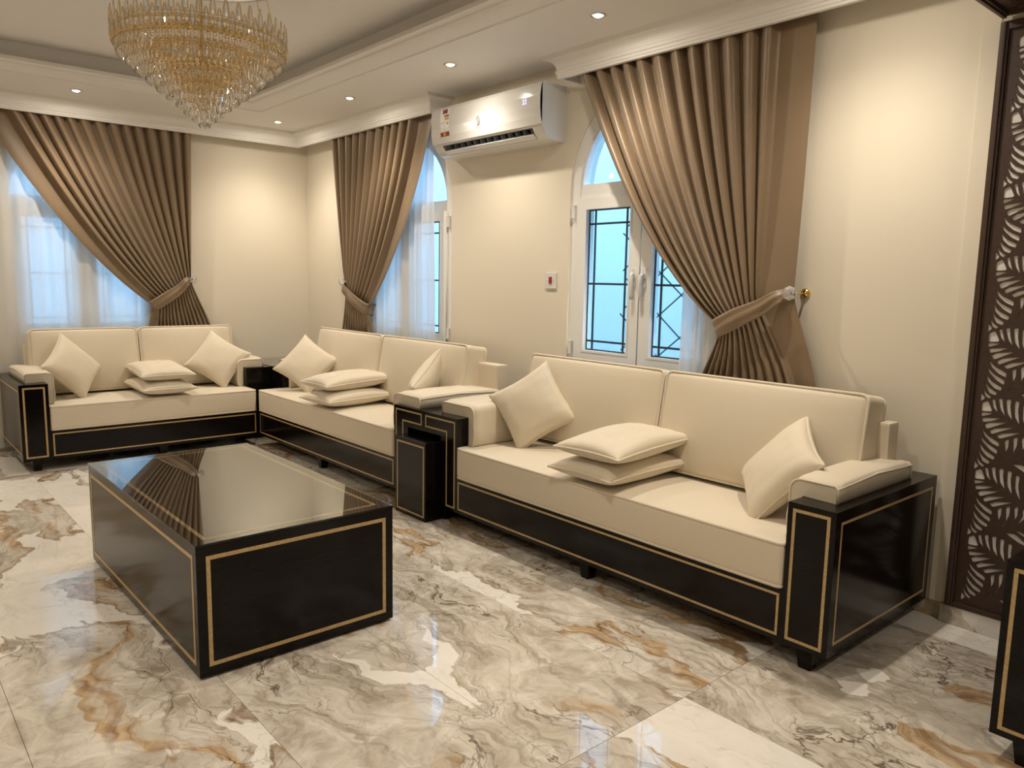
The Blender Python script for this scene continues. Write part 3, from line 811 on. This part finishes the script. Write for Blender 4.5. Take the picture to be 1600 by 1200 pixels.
def sheer(W, a0, a1, folds, label, a0b=None, a1b=None, seed=0):
    rnd = random.Random(seed); p = [rnd.uniform(0, 6) for _ in range(4)]
    bm = bmesh.new(); nu, nz = folds*10, 24; rows = []
    a0b = a0 if a0b is None else a0b; a1b = a1 if a1b is None else a1b
    for k in range(nz+1):
        t = k/nz; z = 2.85 + (.04-2.85)*t; row = []
        for i in range(nu+1):
            u = i/nu; a = (a0+(a1-a0)*u)*(1-t) + (a0b+(a1b-a0b)*u)*t
            o_ = .064 + .011*math.sin(2*PI*folds*u + .8*math.sin(7*u+p[0])+p[1]) + .006*math.sin(3.1*folds*u+p[2]+t)
            row.append(bm.verts.new(W @ Vector((a, z, max(.048, o_)))))
        rows.append(row)
    for A, B in zip(rows, rows[1:]):
        for i in range(nu): bm.faces.new((A[i], A[i+1], B[i+1], B[i]))
    return tag(bmo('sheer_curtain', bm, m_sheer, None, smooth=True), label, 'sheer curtain', 'white voile curtains')
sheer(WA, -1.40, -3.0, 13, 'white voile curtain over the back wall window', seed=1)
sheer(WB, -.90, -2.36, 15, 'white voile curtain over the window below the air conditioner', a1b=-2.41, seed=2)
sheer(WB, -4.86, -5.40, 8, 'short gathered voile curtain at the right side of the nearest window', a0b=-4.83, seed=3)

# ------------------------------------------------------------------ downlights
def beam_profile():
    t = bpy.data.texts.get('downlight_profile')
    if t: return t
    t = bpy.data.texts.new('downlight_profile')
    ang = [0, 15, 30, 40, 50, 60, 70, 80, 88, 90]; cdl = [1000, 970, 840, 570, 290, 120, 64, 42, 30, 0]
    t.write('IESNA:LM-63-2002\nTILT=NONE\n1 1000 1 %d 1 1 2 0 0 0\n1 1 0\n%s\n0\n%s\n' % (len(ang), ' '.join(map(str, ang)), ' '.join(map(str, cdl))))
    return t
def downlight(x, y, label, z=ZS, w_=LAMP_W):
    t = empty('downlight', (x, y, z)); tag(t, label, 'downlight', 'recessed ceiling downlights')
    bm = bmesh.new(); lathe(bm, [(.030, -.001), (.032, -.006), (.044, -.004), (.047, -.0005), (.030, -.0005)], 24); bmo('trim_ring', bm, m_chrome, t, smooth=True)
    bm = bmesh.new(); lathe(bm, [(.003, -.011), (.016, -.010), (.024, -.006), (.0295, -.001)], 20); bmo('bulb', bm, m_bulb, t, smooth=True)
    l = bpy.data.lights.new('downlight_beam', 'POINT'); l.energy = w_; l.color = LAMP_COL; l.shadow_soft_size = .022
    l.use_nodes = True; nt = l.node_tree; em = nt.nodes['Emission']
    ie = nt.nodes.new('ShaderNodeTexIES'); ie.mode = 'INTERNAL'; ie.ies = beam_profile(); ie.inputs['Strength'].default_value = .028
    nt.links.new(ie.outputs[0], em.inputs['Strength'])
    lo = bpy.data.objects.new('downlight_beam', l); C.objects.link(lo); lo.parent = t; lo.location = (0, 0, -.036)
LX = -.564
for (x, y, s) in ((-2.214, -.61, 'above the far left curtain'), (LX, -.60, 'in the far ceiling corner'), (LX, -1.93, 'in front of the middle curtain'),
                  (LX, -3.27, 'in front of the air conditioner'), (LX, -4.59, 'above the longest sofa'), (LX, -5.92, 'nearest to the lattice screen'),
                  (-3.86, -.61, 'at the left end of the back wall'), (-4.4, -1.93, 'by the left wall, far'), (-4.4, -3.27, 'by the left wall, middle'),
                  (-4.4, -4.59, 'by the left wall, near'), (-2.2, -5.85, 'inside the lattice beam'), (-3.86, -5.85, 'inside the lattice beam on the left'),
                  (-1.3, -8.1, 'in the next bay, right'), (-3.5, -8.6, 'in the next bay, left')):
    downlight(x, y, 'lit round ceiling downlight ' + s, w_=LAMP_W*(.9 if (y < -5.8 and x < -1) else .6 if x < -3 else 1))

# ------------------------------------------------------------------ chandelier
ch = empty('chandelier', (-2.193, -3.312, 2.266)); ch.scale = (1.085, 1.085, 1.165); ZCH = 2.16 + (ZC-2.266)/1.165; tag(ch, 'tiered gold and crystal chandelier hanging from the ceiling tray', 'chandelier')
zc = lambda z: z-2.16
bm = bmesh.new(); lathe(bm, [(.44, zc(ZCH)), (.45, zc(ZCH-.010)), (.44, zc(ZCH-.024)), (.40, zc(ZCH-.030)), (.03, zc(ZCH-.032))], 48); bmo('canopy', bm, m_chrome, ch, smooth=True)
bm = bmesh.new(); lathe(bm, [(.008, zc(ZCH-.03)), (.008, zc(2.30))], 12); bmo('stem', bm, m_brass, ch, smooth=True)
for k in range(6):
    a = 2*PI*k/6+.2
    bm = bmesh.new(); tube(bm, [(.30*math.cos(a), .30*math.sin(a), zc(ZCH-.03)), (.37*math.cos(a), .37*math.sin(a), zc(2.55))], .002, 5); bmo('hanging_rod', bm, m_brass, ch)
def drop(bm, x, y, z, ang, h, r, n=6, flat_=.6):
    """faceted pendant hanging from z down by h"""
    ca, sa = math.cos(ang), math.sin(ang); rings = []
    for f, rr_ in ((.0, .25), (.22, .62), (.62, 1.0), (.86, .62)):
        ring = []
        for k in range(n):
            t = 2*PI*k/n; tx, ty = rr_*r*math.cos(t), rr_*r*flat_*math.sin(t)
            ring.append(bm.verts.new((x - sa*tx + ca*ty, y + ca*tx + sa*ty, z - h*f)))
        rings.append(ring)
    tip = bm.verts.new((x, y, z-h))
    bm.faces.new(rings[0])
    for A, B in zip(rings, rings[1:]):
        for k in range(n): bm.faces.new((A[k], A[(k+1) % n], B[(k+1) % n], B[k]))
    for k in range(n): bm.faces.new((rings[-1][k], rings[-1][(k+1) % n], tip))
tiers = [(.385, 2.535), (.372, 2.500), (.335, 2.465), (.295, 2.430), (.25, 2.395), (.207, 2.362), (.165, 2.332), (.125, 2.302), (.09, 2.272), (.055, 2.244), (.025, 2.218)]
for i, (r, z) in enumerate(tiers):
    bm = bmesh.new()
    rg = max(r-.012, .012)
    tube(bm, [(rg*math.cos(2*PI*k/48), rg*math.sin(2*PI*k/48), zc(z+.004)) for k in range(48)], .0024, 6, True)
    tube(bm, [(rg*math.cos(2*PI*k/48), rg*math.sin(2*PI*k/48), zc(z+.018)) for k in range(48)], .0014, 6, True)
    bmo('ring', bm, m_brass, ch, smooth=True)
    bm = bmesh.new(); n = max(6, int(2*PI*r/.026))
    for k in range(n):
        a = 2*PI*(k + .5*(i % 2))/n
        drop(bm, r*math.cos(a), r*math.sin(a), zc(z), a, .060, .0105)
    o = bmo('crystal_tier', bm, m_crystal_warm if i < 3 else m_crystal, ch); o['kind'] = 'stuff'
# crown of upright gold loops, each holding a crystal drop
def loop_mesh():
    bm = bmesh.new(); pts = []
    for k in range(20):
        t = 2*PI*k/20; z = .045*math.cos(t); x = .0125*math.sin(t)*(1 - .35*math.cos(t))
        pts.append((0, x, z))
    tube(bm, pts, .0019, 5, True); bmesh.ops.recalc_face_normals(bm, faces=bm.faces)
    me = bpy.data.meshes.new('gold_loop'); bm.to_mesh(me); bm.free(); me.materials.append(m_brass)
    for p in me.polygons: p.use_smooth = True
    bm = bmesh.new(); drop(bm, 0, 0, .040, 0, .080, .0105, 6, .6); bmesh.ops.recalc_face_normals(bm, faces=bm.faces)
    m2 = bpy.data.meshes.new('crystal_drop'); bm.to_mesh(m2); bm.free(); m2.materials.append(m_knob)
    return me, m2
lm, dm = loop_mesh()
for row, (r, z) in enumerate(((.392, 2.530), (.392, 2.571))):
    n = 44
    bm = bmesh.new(); tube(bm, [((r-.004)*math.cos(2*PI*k/60), (r-.004)*math.sin(2*PI*k/60), zc(z-.044)) for k in range(60)], .0022, 6, True); bmo('ring', bm, m_brass, ch, smooth=True)
    for k in range(n):
        a = 2*PI*(k + .5*(row % 2))/n
        o = bpy.data.objects.new('gold_loop', lm); C.objects.link(o); o.parent = ch
        o.location = (r*math.cos(a), r*math.sin(a), zc(z)); o.rotation_euler = (0, 0, a)
        d = bpy.data.objects.new('crystal_drop', dm); C.objects.link(d); d.parent = o
# inner gold skirt rings that glint through the crystals
for r, z in ((.31, 2.50), (.24, 2.46), (.17, 2.40), (.10, 2.33)):
    bm = bmesh.new(); [tube(bm, [(r*math.cos(2*PI*k/40), r*math.sin(2*PI*k/40), zc(z+q)) for k in range(40)], .0045, 6, True) for q in (0, .012, .024)]; bmo('inner_band', bm, m_brass, ch, smooth=True)

# ------------------------------------------------------------------ air conditioner
AY0, AY1 = -3.79, -2.585
ac = empty('air_conditioner', (0, (AY0+AY1)/2, 2.42)); tag(ac, 'white wall air conditioner with energy label between the curtains', 'air conditioner')
def acp(x, y, z): return (x, y-(AY0+AY1)/2, z-2.42)
bodyprof = [(0, 2.765), (-.185, 2.765), (-.212, 2.757), (-.226, 2.735), (-.232, 2.68), (-.232, 2.61), (-.226, 2.55), (-.214, 2.505), (-.205, 2.488), (-.150, 2.500), (-.112, 2.462), (-.150, 2.425), (-.120, 2.418), (-.06, 2.413), (0, 2.413)]
endprof = bodyprof[:9] + [(-.180, 2.450), (-.150, 2.425)] + bodyprof[12:]
def extr(bm, prof, y0, y1):
    A = [bm.verts.new(acp(x, y0, z)) for x, z in prof]; B = [bm.verts.new(acp(x, y1, z)) for x, z in prof]; n = len(prof)
    for i in range(n): bm.faces.new((A[i], A[(i+1) % n], B[(i+1) % n], B[i]))
    f1 = bm.faces.new(A); f2 = bm.faces.new(B); bmesh.ops.triangulate(bm, faces=[f1, f2])
bm = bmesh.new(); extr(bm, bodyprof, AY0+.10, AY1-.10); bmo('body', bm, m_plastic, ac)
for n_, y0, y1 in (('end_cap', AY0, AY0+.10), ('end_cap', AY1-.10, AY1)):
    bm = bmesh.new(); extr(bm, endprof, y0, y1); bmo(n_, bm, m_plastic, ac)
bm = bmesh.new()
fp = [(-.190, 2.769), (-.215, 2.762), (-.231, 2.738), (-.2375, 2.68), (-.2375, 2.61), (-.232, 2.55), (-.2195, 2.503), (-.214, 2.506), (-.226, 2.55), (-.2315, 2.61), (-.2315, 2.68), (-.225, 2.735), (-.212, 2.755), (-.19, 2.763)]
extr(bm, fp, AY0-.002, AY1+.002); o = bmo('front_panel', bm, m_plastic, ac)
bm = bmesh.new(); extr(bm, [(-.200, 2.489), (-.150, 2.4995), (-.1125, 2.462), (-.150, 2.4262), (-.1515, 2.4275), (-.115, 2.462), (-.1505, 2.4965), (-.199, 2.487)], AY0+.101, AY1-.101); bmo('outlet', bm, m_dark, ac)
for k in range(13):
    y = AY0+.14 + (AY1-AY0-.28)*k/12
    bm = bmesh.new()
    vs = [acp(x, y+d, z) for d in (-.003, .003) for x, z in ((-.182, 2.488), (-.150, 2.497), (-.118, 2.462), (-.150, 2.432))]
    A = [bm.verts.new(p) for p in vs[:4]]; B = [bm.verts.new(p) for p in vs[4:]]
    for i in range(4): bm.faces.new((A[i], A[(i+1) % 4], B[(i+1) % 4], B[i]))
    bm.faces.new(A); bm.faces.new(B); bmo('fin', bm, m_print_grey, ac)
bm = bmesh.new(); tube(bm, [acp(-.158, AY0+.105, 2.463), acp(-.158, AY1-.105, 2.463)], .0035, 6); bmo('guide_bar', bm, m_print_grey, ac)
bm = bmesh.new(); extr(bm, [(-.192, 2.448), (-.188, 2.452), (-.150, 2.431), (-.152, 2.426)], AY0+.105, AY1-.105); bmo('louvre', bm, m_plastic, ac)
def fx(z):    # front surface x at height z
    pts = [(2.503, -.2195), (2.55, -.232), (2.61, -.2375), (2.68, -.2375), (2.738, -.231), (2.762, -.215)]
    for (z0, x0), (z1, x1) in zip(pts, pts[1:]):
        if z <= z1: return x0 + (x1-x0)*(z-z0)/(z1-z0)
    return -.21
def decal(name, y0, y1, z0, z1, m, lift=.0008):
    bm = bmesh.new(); n = 6; rows = []
    zs = sorted({z0, z1, *[z for z in (2.55, 2.61, 2.68, 2.738) if z0 < z < z1]})
    F = [[bm.verts.new(acp(fx(z)-lift, y, z)) for y in (y0, y1)] for z in zs]
    for A, B in zip(F, F[1:]): bm.faces.new((A[0], A[1], B[1], B[0]))
    return bmo(name, bm, m, ac)
decal('energy_label', -2.815, -2.700, 2.545, 2.745, m_print_paper, .0007)
decal('label_heading', -2.790, -2.730, 2.708, 2.738, m_print_red, .0012)
for i, (a, b_, m) in enumerate(((-2.810, -2.750, m_print_grn), (-2.810, -2.755, m_print_yel), (-2.810, -2.761, m_print_org))):
    decal('label_grade', a, b_, 2.686-i*.012, 2.698-i*.012, m, .0012)
for z in (2.648, 2.640, 2.585): decal('label_rule', -2.810, -2.707, z, z+.0018, m_print_grey, .0012)
for y in (-2.809, -2.757, -2.708): decal('label_rule', y, y+.0015, 2.585, 2.648, m_print_grey, .0012)
decal('label_rule', -2.802, -2.787, 2.630, 2.638, m_dark, .0012)
decal('label_footer', -2.813, -2.702, 2.547, 2.578, m_print_red, .0012)
for y in (-2.767, -2.757, -2.747): decal('label_footer_mark', y, y+.007, 2.551, 2.573, m_print_yel, .0016)
ey, ez = -3.155, 2.605
bm = bmesh.new(); tube(bm, [acp(fx(ez)-.0015, ey+.020*math.sin(2*PI*k/28), ez+.029*math.cos(2*PI*k/28)) for k in range(28)], .0028, 6, True)
tube(bm, [acp(fx(ez)-.0015, ey+.004, ez-.018), acp(fx(ez)-.0015, ey+.004, ez+.018)], .0018, 5)
tube(bm, [acp(fx(ez)-.0015, ey-.004-.006*math.sin(2*PI*k/14), ez+.009+.008*math.cos(2*PI*k/14)) for k in range(14)], .0016, 5, True)
tube(bm, [acp(fx(ez)-.0015, ey-.004-.006*math.sin(2*PI*k/14), ez-.009+.008*math.cos(2*PI*k/14)) for k in range(14)], .0016, 5, True)
bmo('emblem', bm, m_print_grey, ac)
for k, hgt in enumerate((.011, .011, .004, .008, .008, .008, .011)): decal('emblem_mark', ey+.028-.0085*k-.005, ey+.028-.0085*k, 2.556, 2.556+hgt, m_print_grey, .001)
RTXT = Matrix(((0, 0, -1, 0), (-1, 0, 0, 0), (0, 1, 0, 0), (0, 0, 0, 1)))
me = text_mesh('22', .045); me.transform(RTXT)
link('display_digits', me, m_led, ac, acp(fx(2.655)-.001, -3.645, 2.652))

# ------------------------------------------------------------------ switch
sw = empty('wall_switch', (0, -3.694, 1.50)); tag(sw, 'white wall switch plate with a red rocker left of the nearest window', 'switch')
boxo('plate', m_plastic, sw, -.010, 0, -.052, .052, -.055, .055, bev=.003)
boxo('rocker', m_red, sw, -.016, -.009, -.013, .013, -.018, .026, bev=.002)
for y in (-.032, .032): boxo('screw', m_chrome, sw, -.0115, -.009, y-.003, y+.003, -.003, .003, bev=.0008)

# ------------------------------------------------------------------ lattice screen
HOLES = {'A1': [(0.0686, 0.7588), (0.0691, 0.7797), (0.0892, 0.7902), (0.1081, 0.7524), (0.0694, 0.7501)], 'U1': [(0.1041, 0.7966), (0.1156, 0.7987), (0.1208, 0.7765), (0.1287, 0.7534), (0.1124, 0.7698)], 'U2': [(0.1289, 0.8012), (0.1436, 0.8054), (0.1458, 0.7813), (0.1575, 0.7416), (0.1398, 0.7648)], 'U3': [(0.1577, 0.8014), (0.1746, 0.8046), (0.1741, 0.7765), (0.1849, 0.7304), (0.1651, 0.7544)], 'U4': [(0.1896, 0.7988), (0.2058, 0.7968), (0.2034, 0.767), (0.2135, 0.7134), (0.1932, 0.7448)], 'U5': [(0.221, 0.7866), (0.2355, 0.7824), (0.2331, 0.7478), (0.2453, 0.695), (0.224, 0.7308)], 'L1': [(0.0693, 0.7407), (0.1127, 0.7414), (0.0885, 0.7315), (0.0706, 0.7263)], 'L2': [(0.0747, 0.7167), (0.1435, 0.7244), (0.111, 0.7101), (0.0797, 0.702)], 'L3': [(0.0877, 0.6896), (0.1028, 0.6995), (0.1671, 0.7088), (0.135, 0.6944), (0.0968, 0.6759)], 'L4': [(0.1095, 0.6666), (0.1274, 0.6788), (0.1931, 0.6898), (0.1505, 0.6719), (0.1168, 0.6557)], 'L5': [(0.1368, 0.6498), (0.1603, 0.6622), (0.2229, 0.6729), (0.183, 0.6559), (0.1489, 0.6405)], 'B1': [(0.0784, 0.6652), (0.1036, 0.6408), (0.1438, 0.6223), (0.1439, 0.6068), (0.1171, 0.6178), (0.0923, 0.6384)], 'B2': [(0.0767, 0.6323), (0.1019, 0.6091), (0.1409, 0.5895), (0.1391, 0.5745), (0.1129, 0.5881), (0.0854, 0.6132)], 'B3': [(0.0759, 0.6005), (0.0979, 0.5767), (0.1337, 0.5591), (0.1302, 0.5478), (0.1067, 0.5552), (0.0841, 0.5761)], 'B4': [(0.0705, 0.5729), (0.0887, 0.5508), (0.1178, 0.5342), (0.1118, 0.5249), (0.0903, 0.5327)], 'B5': [(0.0659, 0.5453), (0.0792, 0.5273), (0.0989, 0.5137), (0.0902, 0.5079), (0.0769, 0.5162)], 'B6': [(0.0608, 0.5239), (0.0773, 0.5067), (0.0613, 0.492)], 'C1': [(0.1594, 0.5497), (0.1745, 0.5793), (0.1671, 0.6266), (0.1813, 0.636), (0.1811, 0.6041)], 'C2': [(0.187, 0.5643), (0.2024, 0.5886), (0.1975, 0.6412), (0.2123, 0.6471), (0.2121, 0.6165), (0.199, 0.5775)], 'C3': [(0.2185, 0.5796), (0.2334, 0.6062), (0.2274, 0.648), (0.2419, 0.6538), (0.2409, 0.6181)], 'C4': [(0.2476, 0.5918), (0.2618, 0.623), (0.2583, 0.6474), (0.2738, 0.6535), (0.2706, 0.62)], 'D1': [(0.2074, 0.5343), (0.2419, 0.5379), (0.2739, 0.5171), (0.2925, 0.4992), (0.2575, 0.5092)], 'D2': [(0.2381, 0.5553), (0.2662, 0.5532), (0.2934, 0.5348), (0.2674, 0.5408)]}
PER, HWD = .298, .3075
def smooth_poly(P, k=1):
    for _ in range(k):
        n = len(P); out = []
        for i in range(n):
            p, q = Vector(P[i]), Vector(P[(i+1) % n])
            out += [tuple(p*.86 + q*.14), tuple(p*.14 + q*.86)]
        P = out
    return P
def inside(p, poly):
    c = False; n = len(poly); x, y = p
    for i in range(n):
        (x0, y0), (x1, y1) = poly[i], poly[(i+1) % n]
        if (y0 > y) != (y1 > y) and x < (x1-x0)*(y-y0)/(y1-y0)+x0: c = not c
    return c
def cut_sheet(outer, holes, t, mtx):
    from mathutils.geometry import delaunay_2d_cdt
    vs, es = [], []
    for poly in [outer] + holes:
        b0 = len(vs); n = len(poly)
        vs += [Vector(p) for p in poly]; es += [(b0+i, b0+(i+1) % n) for i in range(n)]
    ov, oe, of, *_ = delaunay_2d_cdt(vs, es, [], 0, 1e-6)
    bb = [(min(p[0] for p in h), max(p[0] for p in h), min(p[1] for p in h), max(p[1] for p in h)) for h in holes]
    keep = []
    for f in of:
        c = sum((ov[i] for i in f), Vector((0, 0)))/len(f)
        if any(b[0] <= c.x <= b[1] and b[2] <= c.y <= b[3] and inside(c, h) for b, h in zip(bb, holes)): continue
        keep.append(f)
    bm = bmesh.new(); V = [bm.verts.new((v.x, v.y, t/2)) for v in ov]
    F = [bm.faces.new([V[i] for i in f]) for f in keep]
    r = bmesh.ops.extrude_face_region(bm, geom=F)
    for e in r['geom']:
        if isinstance(e, bmesh.types.BMVert): e.co.z = -t/2
    bmesh.ops.delete(bm, geom=[v for v in bm.verts if not v.link_faces], context='VERTS')
    bmesh.ops.recalc_face_normals(bm, faces=bm.faces)
    me = bpy.data.meshes.new('tmp'); bm.to_mesh(me); bm.free(); me.transform(mtx)
    if mtx.determinant() < 0: me.flip_normals()
    return me
def lattice_mesh(length, mtx):
    holes = []
    lo, hi = .035, length-.055
    for k in range(-2, 12):
        for P in HOLES.values():
            mx_, my_ = sum(p[0] for p in P)/len(P), sum(p[1] for p in P)/len(P)
            Q = smooth_poly([(mx_+(x-mx_)*1.10, my_+(y-my_)*1.20 - .492 + .04 + k*PER) for x, y in P])
            if min(q[1] for q in Q) < lo or max(q[1] for q in Q) > hi: continue
            holes.append(Q); holes.append([(2*HWD-x, y) for x, y in Q][::-1])
    return cut_sheet(rect(.02, 2*HWD-.02, .01, length-.01), holes, .005, mtx)
def lattice_panel(name, length, W, label):
    """W maps (u across, v along, w out)"""
    g = empty(name, W @ Vector((HWD, 0, 0))); inv = Matrix.Translation(-Vector(g.location)) @ W
    link('backing', shape2d(rect(.03, 2*HWD-.03, .02, length-.02), [], .004, inv @ Matrix.Translation((0, 0, .004))), m_latback, g)
    link('lattice', lattice_mesh(length, inv @ Matrix.Translation((0, 0, .0095))), m_lat, g)
    for a, (u0, u1, v0, v1) in enumerate(((0, .034, 0, length), (2*HWD-.034, 2*HWD, 0, length), (.034, 2*HWD-.034, 0, .02), (.034, 2*HWD-.034, length-.034, length))):
        bm = bmesh.new(); box(bm, u0, u1, v0, v1, 0, .026, .004); 
        c0 = (u0+u1)/2; 
        if u1-u0 < .1: box(bm, c0-.008, c0+.008, v0+.002, v1-.002, .024, .034, .004)
        bm.transform(inv); bmo('frame_bar', bm, m_lat, g)
    return g
WJ = Matrix(((0, 0, -1, JX), (-1, 0, 0, YB1+.012), (0, 1, 0, .088), (0, 0, 0, 1)))
tag(lattice_panel('lattice_screen', 2.49, WJ, ''), 'dark brown palm leaf cutout screen standing on the marble skirting', 'screen')
WS = Matrix(((0, -1, 0, JX-.036), (-1, 0, 0, YB1+.012), (0, 0, -1, 2.618), (0, 0, 0, 1)))
tag(lattice_panel('lattice_soffit', 4.9, WS, ''), 'dark brown palm leaf cutout panel overhead under the beam', 'screen')
